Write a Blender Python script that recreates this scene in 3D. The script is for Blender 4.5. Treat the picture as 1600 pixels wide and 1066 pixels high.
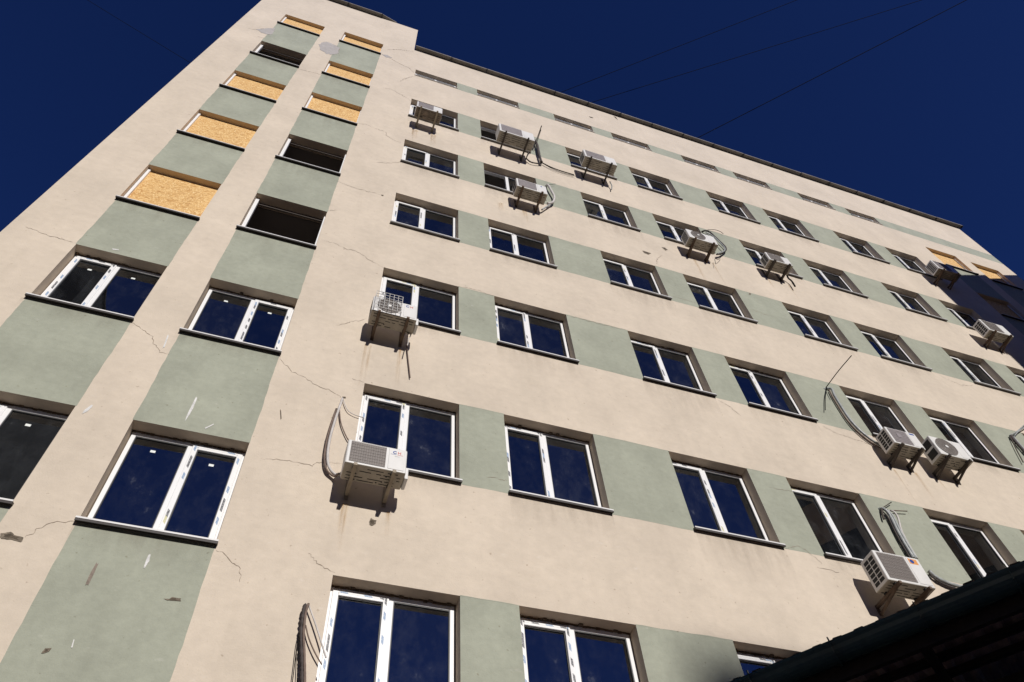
import bpy, bmesh, math, random
from mathutils import Vector, Matrix
random.seed(7)
for o in list(bpy.data.objects): bpy.data.objects.remove(o, do_unlink=True)
SC = bpy.context.scene
COL = SC.collection
# ------------------------------------------------------------------ camera
cd = bpy.data.cameras.new('camera'); cam = bpy.data.objects.new('camera', cd); COL.objects.link(cam)
cd.sensor_width = 36.0; cd.lens = 1190.3 * 36.0 / 1600.0; cd.clip_end = 600.0; cd.clip_start = 0.05
RX = Vector((0.94556, -0.31980, -0.06034)); DN = Vector((0.23367, 0.79619, -0.55811)); FW = Vector((0.22652, 0.51363, 0.82757))
M = Matrix.Identity(4)
for i in range(3):
    M[i][0] = RX[i]; M[i][1] = -DN[i]; M[i][2] = -FW[i]
M[0][3], M[1][3], M[2][3] = -0.5888, -6.4526, 1.5781
cam.matrix_world = M
SC.camera = cam
# ------------------------------------------------------------------ light
SUN = Vector((-0.12, 1.0, -0.41)).normalized()          # the way the sunlight travels
w = bpy.data.worlds.new('World'); SC.world = w; w.use_nodes = True
nt = w.node_tree; bg = nt.nodes['Background']
sky = nt.nodes.new('ShaderNodeTexSky'); sky.sky_type = 'NISHITA'; sky.sun_disc = False
sky.sun_elevation = math.asin(-SUN.z); sky.sun_rotation = math.atan2(-SUN.x, -SUN.y)
sky.altitude = 2500.0; sky.air_density = 0.75; sky.dust_density = 0.0; sky.ozone_density = 4.0
tint = nt.nodes.new('ShaderNodeMix'); tint.data_type = 'RGBA'; tint.blend_type = 'MULTIPLY'; tint.inputs[0].default_value = 1.0
tint.inputs[7].default_value = (0.39, 0.575, 1.17, 1)     # deep, polarised blue over the whole sky
nt.links.new(sky.outputs[0], tint.inputs[6]); nt.links.new(tint.outputs[2], bg.inputs['Color']); bg.inputs['Strength'].default_value = 0.055
sd = bpy.data.lights.new('sun', 'SUN'); sd.energy = 3.92; sd.angle = math.radians(0.53); sd.color = (1.0, 0.955, 0.90)
so = bpy.data.objects.new('sun', sd); COL.objects.link(so)
so.rotation_euler = SUN.to_track_quat('-Z', 'Y').to_euler(); so.location = (10, -60, 60)
SC.view_settings.view_transform = 'Standard'; SC.view_settings.look = 'None'
SC.view_settings.exposure = 0.0; SC.view_settings.gamma = 1.0; SC.view_settings.use_curve_mapping = False
# ------------------------------------------------------------------ materials
def mat(name, col, rough=0.7, metal=0.0, spec=0.5):
    m = bpy.data.materials.new(name); m.use_nodes = True
    b = m.node_tree.nodes['Principled BSDF']
    b.inputs['Base Color'].default_value = (*col, 1); b.inputs['Roughness'].default_value = rough
    b.inputs['Metallic'].default_value = metal; b.inputs['Specular IOR Level'].default_value = spec
    return m
def N(m, t, **kw):
    n = m.node_tree.nodes.new(t)
    for k, v in kw.items():
        if k in n.inputs.keys(): n.inputs[k].default_value = v
        else: setattr(n, k, v)
    return n
def L(m, a, b): m.node_tree.links.new(a, b)
def ramp(m, stops, interp='LINEAR'):
    r = N(m, 'ShaderNodeValToRGB'); r.color_ramp.interpolation = interp
    e = r.color_ramp.elements
    while len(e) < len(stops): e.new(0.5)
    for i, (p, c) in enumerate(stops):
        e[i].position = p; e[i].color = (*c, 1) if len(c) == 3 else c
    return r
def mul(c, k): return tuple(min(1, x * k) for x in c)
def pos(m):
    return N(m, 'ShaderNodeNewGeometry').outputs['Position']
def mapped(m, sc):
    mp = N(m, 'ShaderNodeMapping'); mp.inputs['Scale'].default_value = sc
    L(m, pos(m), mp.inputs['Vector']); return mp.outputs[0]
def mixc(m, f, a, b, mode='MIX'):
    x = N(m, 'ShaderNodeMix', data_type='RGBA', blend_type=mode)
    for s, v in ((0, f), (6, a), (7, b)):
        if hasattr(v, 'links') or hasattr(v, 'is_linked'): L(m, v, x.inputs[s])
        else: x.inputs[s].default_value = v if s == 0 else (*v, 1)
    return x.outputs[2]
def mottled(name, col, rough=0.8, var=0.12, sc=1.0, bump=0.3, bscale=60, streak=0.0):
    m = mat(name, col, rough); b = m.node_tree.nodes['Principled BSDF']
    n1 = N(m, 'ShaderNodeTexNoise', Scale=0.9 * sc, Detail=6.0, Roughness=0.62); L(m, mapped(m, (1, 1, 0.8)), n1.inputs['Vector'])
    r1 = ramp(m, [(0.3, mul(col, 1 - var)), (0.7, mul(col, 1 + var * 0.6))]); L(m, n1.outputs[0], r1.inputs[0])
    n2 = N(m, 'ShaderNodeTexNoise', Scale=7.0 * sc, Detail=5.0, Roughness=0.7); L(m, mapped(m, (1, 1, 1.2)), n2.inputs['Vector'])
    r2 = ramp(m, [(0.35, (1 - var * .7,) * 3), (0.65, (1, 1, 1))]); L(m, n2.outputs[0], r2.inputs[0])
    c = mixc(m, 1.0, r1.outputs[0], r2.outputs[0], 'MULTIPLY')
    if streak:
        n3 = N(m, 'ShaderNodeTexNoise', Scale=3.0, Detail=4.0, Roughness=0.6); L(m, mapped(m, (2.2, 1, 0.10)), n3.inputs['Vector'])
        r3 = ramp(m, [(0.52, (1, 1, 1)), (0.78, (1 - streak, 1 - streak * 1.05, 1 - streak * 1.15))]); L(m, n3.outputs[0], r3.inputs[0])
        c = mixc(m, 1.0, c, r3.outputs[0], 'MULTIPLY')
        # fine specks of grime
        v = N(m, 'ShaderNodeTexNoise', Scale=16.0, Detail=2.0, Roughness=0.5); L(m, pos(m), v.inputs['Vector'])
        rv = ramp(m, [(0.25, (0.72, 0.68, 0.64)), (0.31, (1, 1, 1))]); L(m, v.outputs[0], rv.inputs[0])
        c = mixc(m, 1.0, c, rv.outputs[0], 'MULTIPLY')
        wv = N(m, 'ShaderNodeTexNoise', Scale=5.5, Detail=3.0, Roughness=0.55); L(m, mapped(m, (1, 1, 1.9)), wv.inputs['Vector'])
        rw = ramp(m, [(0.66, (0, 0, 0)), (0.76, (1, 1, 1))]); L(m, wv.outputs[0], rw.inputs[0])
        sc_ = N(m, 'ShaderNodeMath', operation='MULTIPLY'); sc_.inputs[1].default_value = 0.16; L(m, rw.outputs[0], sc_.inputs[0])
        c = mixc(m, sc_.outputs[0], c, (0.78, 0.74, 0.70))
    L(m, c, b.inputs['Base Color'])
    nb = N(m, 'ShaderNodeTexNoise', Scale=bscale, Detail=4.0, Roughness=0.6); L(m, pos(m), nb.inputs['Vector'])
    nb2 = N(m, 'ShaderNodeTexNoise', Scale=2.2, Detail=3.0); L(m, mapped(m, (1, 1, 1.7)), nb2.inputs['Vector'])
    ad = N(m, 'ShaderNodeMath', operation='MULTIPLY_ADD'); ad.inputs[1].default_value = 4.0
    L(m, nb2.outputs[0], ad.inputs[0]); L(m, nb.outputs[0], ad.inputs[2])
    bp = N(m, 'ShaderNodeBump', Strength=bump, Distance=0.006); L(m, ad.outputs[0], bp.inputs['Height']); L(m, bp.outputs[0], b.inputs['Normal'])
    return m
MT = {}
MT['cream'] = mottled('cream_plaster', (0.640, 0.551, 0.446), 0.9, 0.12, 1.0, 0.5, 55, 0.03)
MT['green'] = mottled('green_plaster', (0.358, 0.373, 0.298), 0.9, 0.16, 1.5, 0.5, 55, 0.04)
MT['reveal'] = mottled('reveal_plaster', (0.66, 0.53, 0.39), 0.9, 0.10, 2.0, 0.3, 50)
MT['pvc'] = mat('white_pvc', (0.80, 0.80, 0.80), 0.35)
MT['lip'] = mat('white_metal_edge', (0.72, 0.71, 0.70), 0.4)
MT['sill'] = mottled('dark_brown_sill', (0.035, 0.028, 0.025), 0.55, 0.3, 3.0, 0.1)
MT['sill_grey'] = mottled('grey_metal_sill', (0.20, 0.19, 0.18), 0.5, 0.3, 3.0, 0.1)
MT['room'] = mat('dim_room', (0.30, 0.265, 0.24), 0.9)
MT['foam'] = mottled('old_foam', (0.17, 0.12, 0.075), 0.9, 0.4, 8, 1.0, 30)
MT['gasket'] = mat('black_gasket', (0.02, 0.02, 0.02), 0.5)
MT['sticker'] = mat('pale_sticker', (0.75, 0.78, 0.76), 0.6)
MT['coping'] = mottled('weathered_coping', (0.22, 0.20, 0.175), 0.55, 0.35, 2.0, 0.2, 20)
MT['seam'] = mat('dark_seam', (0.03, 0.03, 0.03), 0.6)
MT['ac'] = mottled('white_ac_paint', (0.72, 0.71, 0.69), 0.45, 0.06, 4.0, 0.03)
MT['acbase'] = mottled('base_pan_warm_bounce', (0.47, 0.42, 0.34), 0.6, 0.22, 6.0, 0.1)  # beige carries the warm wall bounce on grey-white metal
MT['acdirty'] = mottled('rusty_base_pan', (0.30, 0.24, 0.18), 0.7, 0.45, 8.0, 0.2)
MT['dark'] = mat('dark_opening', (0.012, 0.012, 0.014), 0.7)
MT['grille'] = mottled('grille_back', (0.17, 0.145, 0.13), 0.6, 0.15, 5.0, 0.1)
MT['grille_lilac'] = mottled('faded_grille_back', (0.27, 0.24, 0.25), 0.6, 0.15, 5.0, 0.1)
MT['wire'] = mat('grille_wire', (0.34, 0.31, 0.29), 0.5)
MT['guard'] = mat('galvanised_wire', (0.55, 0.54, 0.52), 0.4)
MT['br_beige'] = mottled('painted_bracket', (0.36, 0.30, 0.22), 0.65, 0.25, 8.0, 0.2)
MT['br_brown'] = mottled('rusty_bracket', (0.15, 0.095, 0.060), 0.75, 0.4, 10.0, 0.3)
MT['br_dark'] = mottled('dark_bracket', (0.085, 0.065, 0.050), 0.7, 0.4, 10.0, 0.3)
MT['h_white'] = mottled('white_pipe_wrap', (0.62, 0.58, 0.55), 0.6, 0.2, 12.0, 0.4, 90)
MT['h_grey'] = mottled('silver_pipe_wrap', (0.42, 0.44, 0.43), 0.4, 0.3, 12.0, 0.4, 90)
MT['h_dark'] = mottled('dark_pipe_wrap', (0.07, 0.055, 0.05), 0.7, 0.4, 12.0, 0.6, 90)
MT['h_brown'] = mottled('brown_pipe_wrap', (0.20, 0.14, 0.11), 0.7, 0.3, 12.0, 0.4, 90)
MT['cable'] = mat('black_cable', (0.006, 0.006, 0.006), 0.9, 0.0, 0.1)
MT['blue'] = mat('logo_blue', (0.02, 0.07, 0.30), 0.4)
MT['red'] = mat('logo_red', (0.60, 0.05, 0.03), 0.4)
MT['grey'] = mat('logo_grey', (0.35, 0.35, 0.35), 0.5)
MT['orange'] = mat('label_orange', (0.70, 0.30, 0.08), 0.5)
MT['crack'] = mottled('crack_shadow_gap', (0.34, 0.27, 0.21), 0.95, 0.3, 9.0, 0.2)
MT['bare'] = mottled('bare_grey_plaster', (0.43, 0.40, 0.38), 0.95, 0.15, 6.0, 0.5, 40)
MT['hole'] = mottled('broken_plaster', (0.27, 0.22, 0.165), 0.95, 0.6, 12.0, 1.0, 45)
MT['chip_shade'] = mottled('chip_painted_depth', (0.11, 0.085, 0.06), 0.95, 0.6, 14.0, 1.0, 60)  # dark middle of the flat chips: shade of a hollow put into the colour
MT['bark'] = mottled('brown_scrape', (0.27, 0.22, 0.18), 0.95, 0.4, 12.0, 0.6, 45)
MT['scuff'] = mottled('white_scuff', (0.76, 0.75, 0.73), 0.95, 0.3, 12.0, 0.4, 45)
MT['gutter'] = mottled('dark_green_gutter', (0.045, 0.085, 0.076), 0.2, 0.2, 5.0, 0.02); MT['gutter'].node_tree.nodes['Principled BSDF'].inputs['Specular IOR Level'].default_value = 1.0
MT['sheet'] = mottled('brown_roof_sheet', (0.66, 0.47, 0.38), 0.55, 0.2, 4.0, 0.05)
MT['wood'] = mottled('dark_wood', (0.05, 0.035, 0.028), 0.8, 0.3, 6.0, 0.3)
MT['asphalt'] = mottled('worn_asphalt', (0.24, 0.225, 0.205), 0.95, 0.25, 0.6, 0.6, 30)
MT['nb_wall'] = mottled('neighbour_brick', (0.30, 0.215, 0.155), 0.9, 0.2, 0.7, 0.4, 10)
MT['nb_pale'] = mottled('neighbour_panel', (0.055, 0.05, 0.045), 0.9, 0.2, 0.7, 0.4, 10)
MT['nb_glass'] = mat('neighbour_glass', (0.03, 0.035, 0.04), 0.1)
MT['nb_roof'] = mottled('neighbour_roof', (0.10, 0.09, 0.085), 0.9, 0.3, 1.0, 0.3, 10)
# glass: mirror-like coating over a dim room
m = bpy.data.materials.new('window_glass'); m.use_nodes = True; MT['glass'] = m
t = m.node_tree; t.nodes.remove(t.nodes['Principled BSDF']); out = t.nodes['Material Output']
gl = N(m, 'ShaderNodeBsdfGlossy'); gl.inputs['Roughness'].default_value = 0.015; gl.inputs['Color'].default_value = (0.85, 0.92, 1.0, 1)
tr = N(m, 'ShaderNodeBsdfTransparent'); tr.inputs['Color'].default_value = (0.30, 0.32, 0.33, 1)
fr = N(m, 'ShaderNodeFresnel', IOR=2.9)
mx = N(m, 'ShaderNodeMixShader'); L(m, fr.outputs[0], mx.inputs[0]); L(m, tr.outputs[0], mx.inputs[1]); L(m, gl.outputs[0], mx.inputs[2])
df = N(m, 'ShaderNodeBsdfDiffuse'); df.inputs['Color'].default_value = (0.55, 0.58, 0.62, 1)
oi = N(m, 'ShaderNodeObjectInfo'); of = N(m, 'ShaderNodeVectorMath', operation='SCALE'); of.inputs[0].default_value = (37.0, 11.0, 53.0); L(m, oi.outputs['Random'], of.inputs['Scale'])
sh_ = N(m, 'ShaderNodeVectorMath', operation='ADD'); L(m, mapped(m, (1, 1, 0.7)), sh_.inputs[0]); L(m, of.outputs[0], sh_.inputs[1])
nd = N(m, 'ShaderNodeTexNoise', Scale=4.0, Detail=7.0, Roughness=0.75); L(m, sh_.outputs[0], nd.inputs['Vector'])
rd = ramp(m, [(0.45, (0.0055,) * 3), (0.62, (0.018,) * 3), (0.76, (0.14,) * 3)]); L(m, nd.outputs[0], rd.inputs[0])
mx2 = N(m, 'ShaderNodeMixShader'); vr = N(m, 'ShaderNodeMath', operation='MULTIPLY_ADD'); vr.inputs[1].default_value = 1.3; vr.inputs[2].default_value = 0.35; L(m, oi.outputs['Random'], vr.inputs[0])
vm = N(m, 'ShaderNodeMath', operation='MULTIPLY'); L(m, vr.outputs[0], vm.inputs[0]); L(m, rd.outputs[0], vm.inputs[1]); L(m, vm.outputs[0], mx2.inputs[0]); L(m, mx.outputs[0], mx2.inputs[1]); L(m, df.outputs[0], mx2.inputs[2])
wb = N(m, 'ShaderNodeTexNoise', Scale=1.3, Detail=1.0); L(m, sh_.outputs[0], wb.inputs['Vector'])
bp = N(m, 'ShaderNodeBump', Strength=0.09, Distance=0.02); L(m, wb.outputs[0], bp.inputs['Height']); L(m, bp.outputs[0], gl.inputs['Normal'])
L(m, mx2.outputs[0], out.inputs['Surface'])
# printed protective film on the window profiles
m = mat('printed_film', (0.8, 0.8, 0.8), 0.5); MT['film'] = m; b = m.node_tree.nodes['Principled BSDF']
sx = N(m, 'ShaderNodeSeparateXYZ'); L(m, mapped(m, (1, 1, 1)), sx.inputs[0])
ml = N(m, 'ShaderNodeMath', operation='MULTIPLY'); ml.inputs[1].default_value = 11.0; L(m, sx.outputs['Z'], ml.inputs[0])
ml2 = N(m, 'ShaderNodeMath', operation='MULTIPLY_ADD'); ml2.inputs[1].default_value = 12.0; L(m, sx.outputs['X'], ml2.inputs[0]); L(m, ml.outputs[0], ml2.inputs[2])
fl = N(m, 'ShaderNodeMath', operation='FLOOR'); L(m, ml2.outputs[0], fl.inputs[0])
wn = N(m, 'ShaderNodeTexWhiteNoise', noise_dimensions='1D'); L(m, fl.outputs[0], wn.inputs['W'])
rp = ramp(m, [(0.0, (0.78, 0.78, 0.78)), (0.30, (0.05, 0.05, 0.06)), (0.52, (0.78, 0.78, 0.78)), (0.74, (0.20, 0.30, 0.46)), (0.84, (0.55, 0.52, 0.28)), (0.93, (0.78, 0.78, 0.78))], 'CONSTANT')
L(m, wn.outputs['Value'], rp.inputs[0])
nz = N(m, 'ShaderNodeTexNoise', Scale=140.0, Detail=2.0); L(m, pos(m), nz.inputs['Vector'])
rz = ramp(m, [(0.56, (0, 0, 0)), (0.62, (1, 1, 1))]); L(m, nz.outputs[0], rz.inputs[0])
L(m, mixc(m, rz.outputs[0], rp.outputs[0], (0.78, 0.78, 0.78)), b.inputs['Base Color'])
# oriented strand board
m = mat('strand_board', (0.6, 0.4, 0.2), 0.75); MT['osb'] = m; b = m.node_tree.nodes['Principled BSDF']
nw = N(m, 'ShaderNodeTexNoise', Scale=9.0, Detail=2.0); L(m, pos(m), nw.inputs['Vector'])
va = N(m, 'ShaderNodeVectorMath', operation='MULTIPLY_ADD'); va.inputs[1].default_value = (0.12, 0.12, 0.12)
L(m, nw.outputs['Color'], va.inputs[0]); L(m, mapped(m, (1, 1, 1)), va.inputs[2])
v1 = N(m, 'ShaderNodeTexVoronoi', Scale=30.0); mpp = N(m, 'ShaderNodeMapping'); mpp.inputs['Scale'].default_value = (0.8, 1, 2.4); mpp.inputs['Rotation'].default_value = (0, 0.5, 0)
L(m, va.outputs[0], mpp.inputs['Vector']); L(m, mpp.outputs[0], v1.inputs['Vector'])
v2 = N(m, 'ShaderNodeTexVoronoi', Scale=28.0); mp2 = N(m, 'ShaderNodeMapping'); mp2.inputs['Scale'].default_value = (2.6, 1, 0.8); mp2.inputs['Rotation'].default_value = (0, -0.6, 0)
L(m, va.outputs[0], mp2.inputs['Vector']); L(m, mp2.outputs[0], v2.inputs['Vector'])
o1 = ramp(m, [(0.0, (0.42, 0.20, 0.05)), (0.35, (0.62, 0.36, 0.12)), (0.7, (0.72, 0.46, 0.18)), (1.0, (0.80, 0.56, 0.25))])
s1 = N(m, 'ShaderNodeSeparateColor'); L(m, v1.outputs['Color'], s1.inputs[0]); L(m, s1.outputs[0], o1.inputs[0])
o2 = ramp(m, [(0.0, (0.50, 0.27, 0.08)), (0.5, (0.66, 0.40, 0.15)), (1.0, (0.82, 0.60, 0.30))])
s2 = N(m, 'ShaderNodeSeparateColor'); L(m, v2.outputs['Color'], s2.inputs[0]); L(m, s2.outputs[1], o2.inputs[0])
gt = N(m, 'ShaderNodeMath', operation='GREATER_THAN'); gt.inputs[1].default_value = 0.5; L(m, s1.outputs[2], gt.inputs[0])
L(m, mixc(m, gt.outputs[0], o1.outputs[0], o2.outputs[0]), b.inputs['Base Color'])
# rust run: fades down the streak
m = bpy.data.materials.new('rust_run'); m.use_nodes = True; MT['rust'] = m
t = m.node_tree; b = t.nodes['Principled BSDF']; b.inputs['Roughness'].default_value = 0.9
b.inputs['Base Color'].default_value = (0.50, 0.31, 0.12, 1)
tc = N(m, 'ShaderNodeTexCoord'); sp = N(m, 'ShaderNodeSeparateXYZ'); L(m, tc.outputs['UV'], sp.inputs[0])
ra = ramp(m, [(0.0, (0, 0, 0)), (0.35, (0.22,) * 3), (0.85, (0.55,) * 3), (1.0, (0.8,) * 3)]); L(m, sp.outputs['Y'], ra.inputs[0])
rb = ramp(m, [(0.0, (0, 0, 0)), (0.5, (1, 1, 1)), (1.0, (0, 0, 0))]); L(m, sp.outputs['X'], rb.inputs[0])
nz = N(m, 'ShaderNodeTexNoise', Scale=5.0, Detail=5.0); L(m, mapped(m, (8, 1, 0.6)), nz.inputs['Vector'])
rz = ramp(m, [(0.35, (0.1,) * 3), (0.65, (1, 1, 1))]); L(m, nz.outputs[0], rz.inputs[0])
a1 = mixc(m, 1.0, ra.outputs[0], rb.outputs[0], 'MULTIPLY'); a2 = mixc(m, 1.0, a1, rz.outputs[0], 'MULTIPLY')
ml = N(m, 'ShaderNodeMath', operation='MULTIPLY'); ml.inputs[1].default_value = 0.8; L(m, a2, ml.inputs[0])
L(m, ml.outputs[0], b.inputs['Alpha'])

gm = MT['rust'].copy(); gm.name = 'rain_grime'; MT['grime'] = gm
gm.node_tree.nodes['Principled BSDF'].inputs['Base Color'].default_value = (0.20, 0.16, 0.12, 1)
for n_ in gm.node_tree.nodes:
    if n_.type == 'MATH' and n_.operation == 'MULTIPLY': n_.inputs[1].default_value = 0.30
    if n_.type == 'VALTORGB' and len(n_.color_ramp.elements) == 3 and n_.color_ramp.elements[2].color[0] == 0.0:
        n_.color_ramp.elements[0].color = (0.55, 0.55, 0.55, 1); n_.color_ramp.elements[2].color = (0.55, 0.55, 0.55, 1)
    if n_.type == 'MAPPING': n_.inputs['Scale'].default_value = (1.6, 1, 0.25)
# ------------------------------------------------------------------ mesh helpers
class MB:
    def __init__(s): s.v = []; s.f = []; s.m = []; s.uv = None
    def quad(s, a, b, c, d, mi=0):
        n = len(s.v); s.v += [a, b, c, d]; s.f.append((n, n + 1, n + 2, n + 3)); s.m.append(mi)
    def box(s, x0, x1, y0, y1, z0, z1, mi=0):
        n = len(s.v)
        s.v += [(x0, y0, z0), (x1, y0, z0), (x1, y1, z0), (x0, y1, z0), (x0, y0, z1), (x1, y0, z1), (x1, y1, z1), (x0, y1, z1)]
        for f in ((0, 3, 2, 1), (4, 5, 6, 7), (0, 1, 5, 4), (1, 2, 6, 5), (2, 3, 7, 6), (3, 0, 4, 7)):
            s.f.append(tuple(n + i for i in f)); s.m.append(mi)
    def bar(s, p, q, wd, ht, up=(0, 0, 1), mi=0):
        p = Vector(p); q = Vector(q); d = (q - p).normalized(); u = Vector(up)
        if abs(d.dot(u)) > .98: u = Vector((1, 0, 0))
        r = d.cross(u).normalized(); u = r.cross(d).normalized(); n = len(s.v)
        for c in (p, q):
            for a, b in ((-1, -1), (1, -1), (1, 1), (-1, 1)): s.v.append(tuple(c + r * (a * wd / 2) + u * (b * ht / 2)))
        for f in ((0, 1, 2, 3), (7, 6, 5, 4), (0, 4, 5, 1), (1, 5, 6, 2), (2, 6, 7, 3), (3, 7, 4, 0)):
            s.f.append(tuple(n + i for i in f)); s.m.append(mi)
    def tube(s, pts, r, seg=8, mi=0, sub=5, wob=0.0):
        P = spline(pts, sub); n0 = len(s.v); u = None
        for i, p in enumerate(P):
            d = (P[min(i + 1, len(P) - 1)] - P[max(i - 1, 0)]).normalized()
            if u is None: u = d.cross(Vector((0, 1, 0.3))).normalized()
            u = (u - d * u.dot(d)).normalized(); v = d.cross(u)
            rr = r * (1 + (random.uniform(-wob, wob) if wob else 0))
            for k in range(seg):
                a = 2 * math.pi * k / seg; s.v.append(tuple(p + u * (rr * math.cos(a)) + v * (rr * math.sin(a))))
        for i in range(len(P) - 1):
            for k in range(seg):
                a = n0 + i * seg + k; b = n0 + i * seg + (k + 1) % seg
                s.f.append((a, b, b + seg, a + seg)); s.m.append(mi)
        s.f.append(tuple(n0 + k for k in range(seg))); s.m.append(mi)
        e = n0 + (len(P) - 1) * seg; s.f.append(tuple(e + k for k in reversed(range(seg)))); s.m.append(mi)
    def build(s, name, mats, parent=None, bevel=0.0, smooth=False, bseg=2):
        me = bpy.data.meshes.new(name); me.from_pydata([tuple(v) for v in s.v], [], s.f)
        if not isinstance(mats, (list, tuple)): mats = [mats]
        for k in mats: me.materials.append(MT[k])
        me.polygons.foreach_set('material_index', s.m)
        if bevel:
            bm = bmesh.new(); bm.from_mesh(me)
            bmesh.ops.bevel(bm, geom=[e for e in bm.edges], offset=bevel, segments=bseg, affect='EDGES', profile=0.5)
            bm.to_mesh(me); bm.free()
        if smooth:
            me.polygons.foreach_set('use_smooth', [True] * len(me.polygons))
        me.update()
        o = bpy.data.objects.new(name, me); COL.objects.link(o)
        if parent is not None: o.parent = parent
        return o
def spline(pts, sub):
    P = [Vector(p) for p in pts]
    if len(P) < 3: return P
    Q = [P[0] * 2 - P[1]] + P + [P[-1] * 2 - P[-2]]; R = []
    for i in range(1, len(Q) - 2):
        for k in range(sub):
            t = k / sub; a, b, c, d = Q[i - 1], Q[i], Q[i + 1], Q[i + 2]
            R.append(0.5 * ((2 * b) + (c - a) * t + (2 * a - 5 * b + 4 * c - d) * t * t + (3 * b - a - 3 * c + d) * t ** 3))
    R.append(P[-1]); return R
def empty(name, loc, label=None, cat=None, group=None):
    o = bpy.data.objects.new(name, None); COL.objects.link(o); o.location = loc; o.empty_display_size = 0.2
    if label: tag(o, label, cat, group)
    return o
def tag(o, label, cat, group=None):
    o['label'] = label
    if cat: o['category'] = cat
    if group: o['group'] = group
def textmesh(s, size, mk, parent, loc, name='lettering', bold=0.0):
    c = bpy.data.curves.new(name, 'FONT'); c.body = s; c.size = size; c.extrude = 0.0008; c.offset = bold; c.align_x = 'CENTER'; c.resolution_u = 3
    t = bpy.data.objects.new(name, c); COL.objects.link(t)
    dg = bpy.context.evaluated_depsgraph_get(); me = bpy.data.meshes.new_from_object(t.evaluated_get(dg))
    bpy.data.objects.remove(t, do_unlink=True)
    me.materials.clear(); me.materials.append(MT[mk])
    o = bpy.data.objects.new(name, me); COL.objects.link(o); o.parent = parent
    o.rotation_euler = (math.pi / 2, 0, 0); o.location = loc
    return o

# ------------------------------------------------------------------ ground
g = MB(); g.quad((-250, -250, 0), (250, -250, 0), (250, 250, 0), (-250, 250, 0)); go = g.build('ground', 'asphalt'); go['kind'] = 'structure'
# ------------------------------------------------------------------ the building: facade is the plane y = 0
XL, XR, XT, YB = -5.23, 22.5, -0.18, 14.0
ZM, ZT = 28.62, 31.62
CX = [(0, 1.345), (2.005, 3.387), (4.616, 5.962), (6.658, 8.023), (9.258, 10.584), (11.263, 12.598), (13.858, 15.162), (15.859, 17.138)]
ROW = {1: (21.66, 23.20), 2: (18.36, 19.851), 3: (15.10, 16.566), 4: (11.81, 13.315), 5: (8.46, 10.0), 6: (5.22, 6.769)}
TX, UX = (-4.32, -3.08), (-2.465, -1.19)
TZ = {1: (6.98, 8.456), 2: (10.23, 11.695), 3: (13.30, 14.795), 4: (16.50, 17.965), 5: (19.70, 21.09), 6: (22.80, 24.18), 7: (26.50, 27.81)}
UZ = {1: (6.92, 8.418), 2: (10.23, 11.679), 3: (13.36, 14.832), 4: (16.62, 18.063), 5: (19.80, 21.213), 6: (22.98, 24.336), 7: (26.68, 27.997)}
OX = [(18.376, 19.686), (20.247, 21.489)]
OZ = [(23.30, 24.66), (20.12, 21.50), (17.00, 18.37), (13.86, 15.24), (10.72, 12.10)]
OPEN = []        # x0, x1, z0, z1, kind, style
for r, (z0, z1) in ROW.items():
    for c, (x0, x1) in enumerate(CX):
        st = 'ajar' if (r, c) in ((1, 1), (2, 1)) else 'L'
        OPEN.append((x0, x1, z0, z1, 'window', st, r, c))
for c, (x0, x1) in enumerate(CX): OPEN.append((x0 - 0.02, x1 - 0.02, 25.60, 26.27, 'attic', 'A', 0, c))
for k, (z0, z1) in TZ.items():
    OPEN.append((*TX, z0, z1, {6: 'empty', 1: 'window', 2: 'window'}.get(k, 'board'), 'L', 'T', k))
for k, (z0, z1) in UZ.items():
    OPEN.append((*UX, z0, z1, {3: 'empty', 4: 'empty', 1: 'window', 2: 'window'}.get(k, 'board'), 'R', 'U', k))
for (z0, z1) in OZ:
    for c, (x0, x1) in enumerate(OX): OPEN.append((x0, x1, z0 + (0 if c == 0 else -0.12), z1 + (0 if c == 0 else -0.12), 'board', 'L', 'O', c))
GREEN = []
for r, (z0, z1) in ROW.items():
    for i in range(7): GREEN.append((CX[i][1], CX[i + 1][0], z0 - 0.03, z1))
for i in range(7): GREEN.append((CX[i][1] - 0.02, CX[i + 1][0] - 0.02, 25.57, 26.27))
GREEN.append((CX[7][1] - 0.02, XR, 25.57, 26.27))
for (x0, x1), Z in ((TX, TZ), (UX, UZ)):
    zz = [0.5] + [v for k in sorted(Z) for v in (Z[k][0] - 0.03, Z[k][1])]
    for i in range(0, len(zz) - 1, 2): GREEN.append((x0, x1, zz[i], zz[i + 1]))
for c, (x0, x1) in enumerate(OX):
    d = 0 if c == 0 else -0.12
    zz = [0.5] + [v + d for z0, z1 in sorted(OZ) for v in (z0 - 0.03, z1)]
    for i in range(0, len(zz) - 1, 2): GREEN.append((x0, x1, zz[i], zz[i + 1]))

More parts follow.
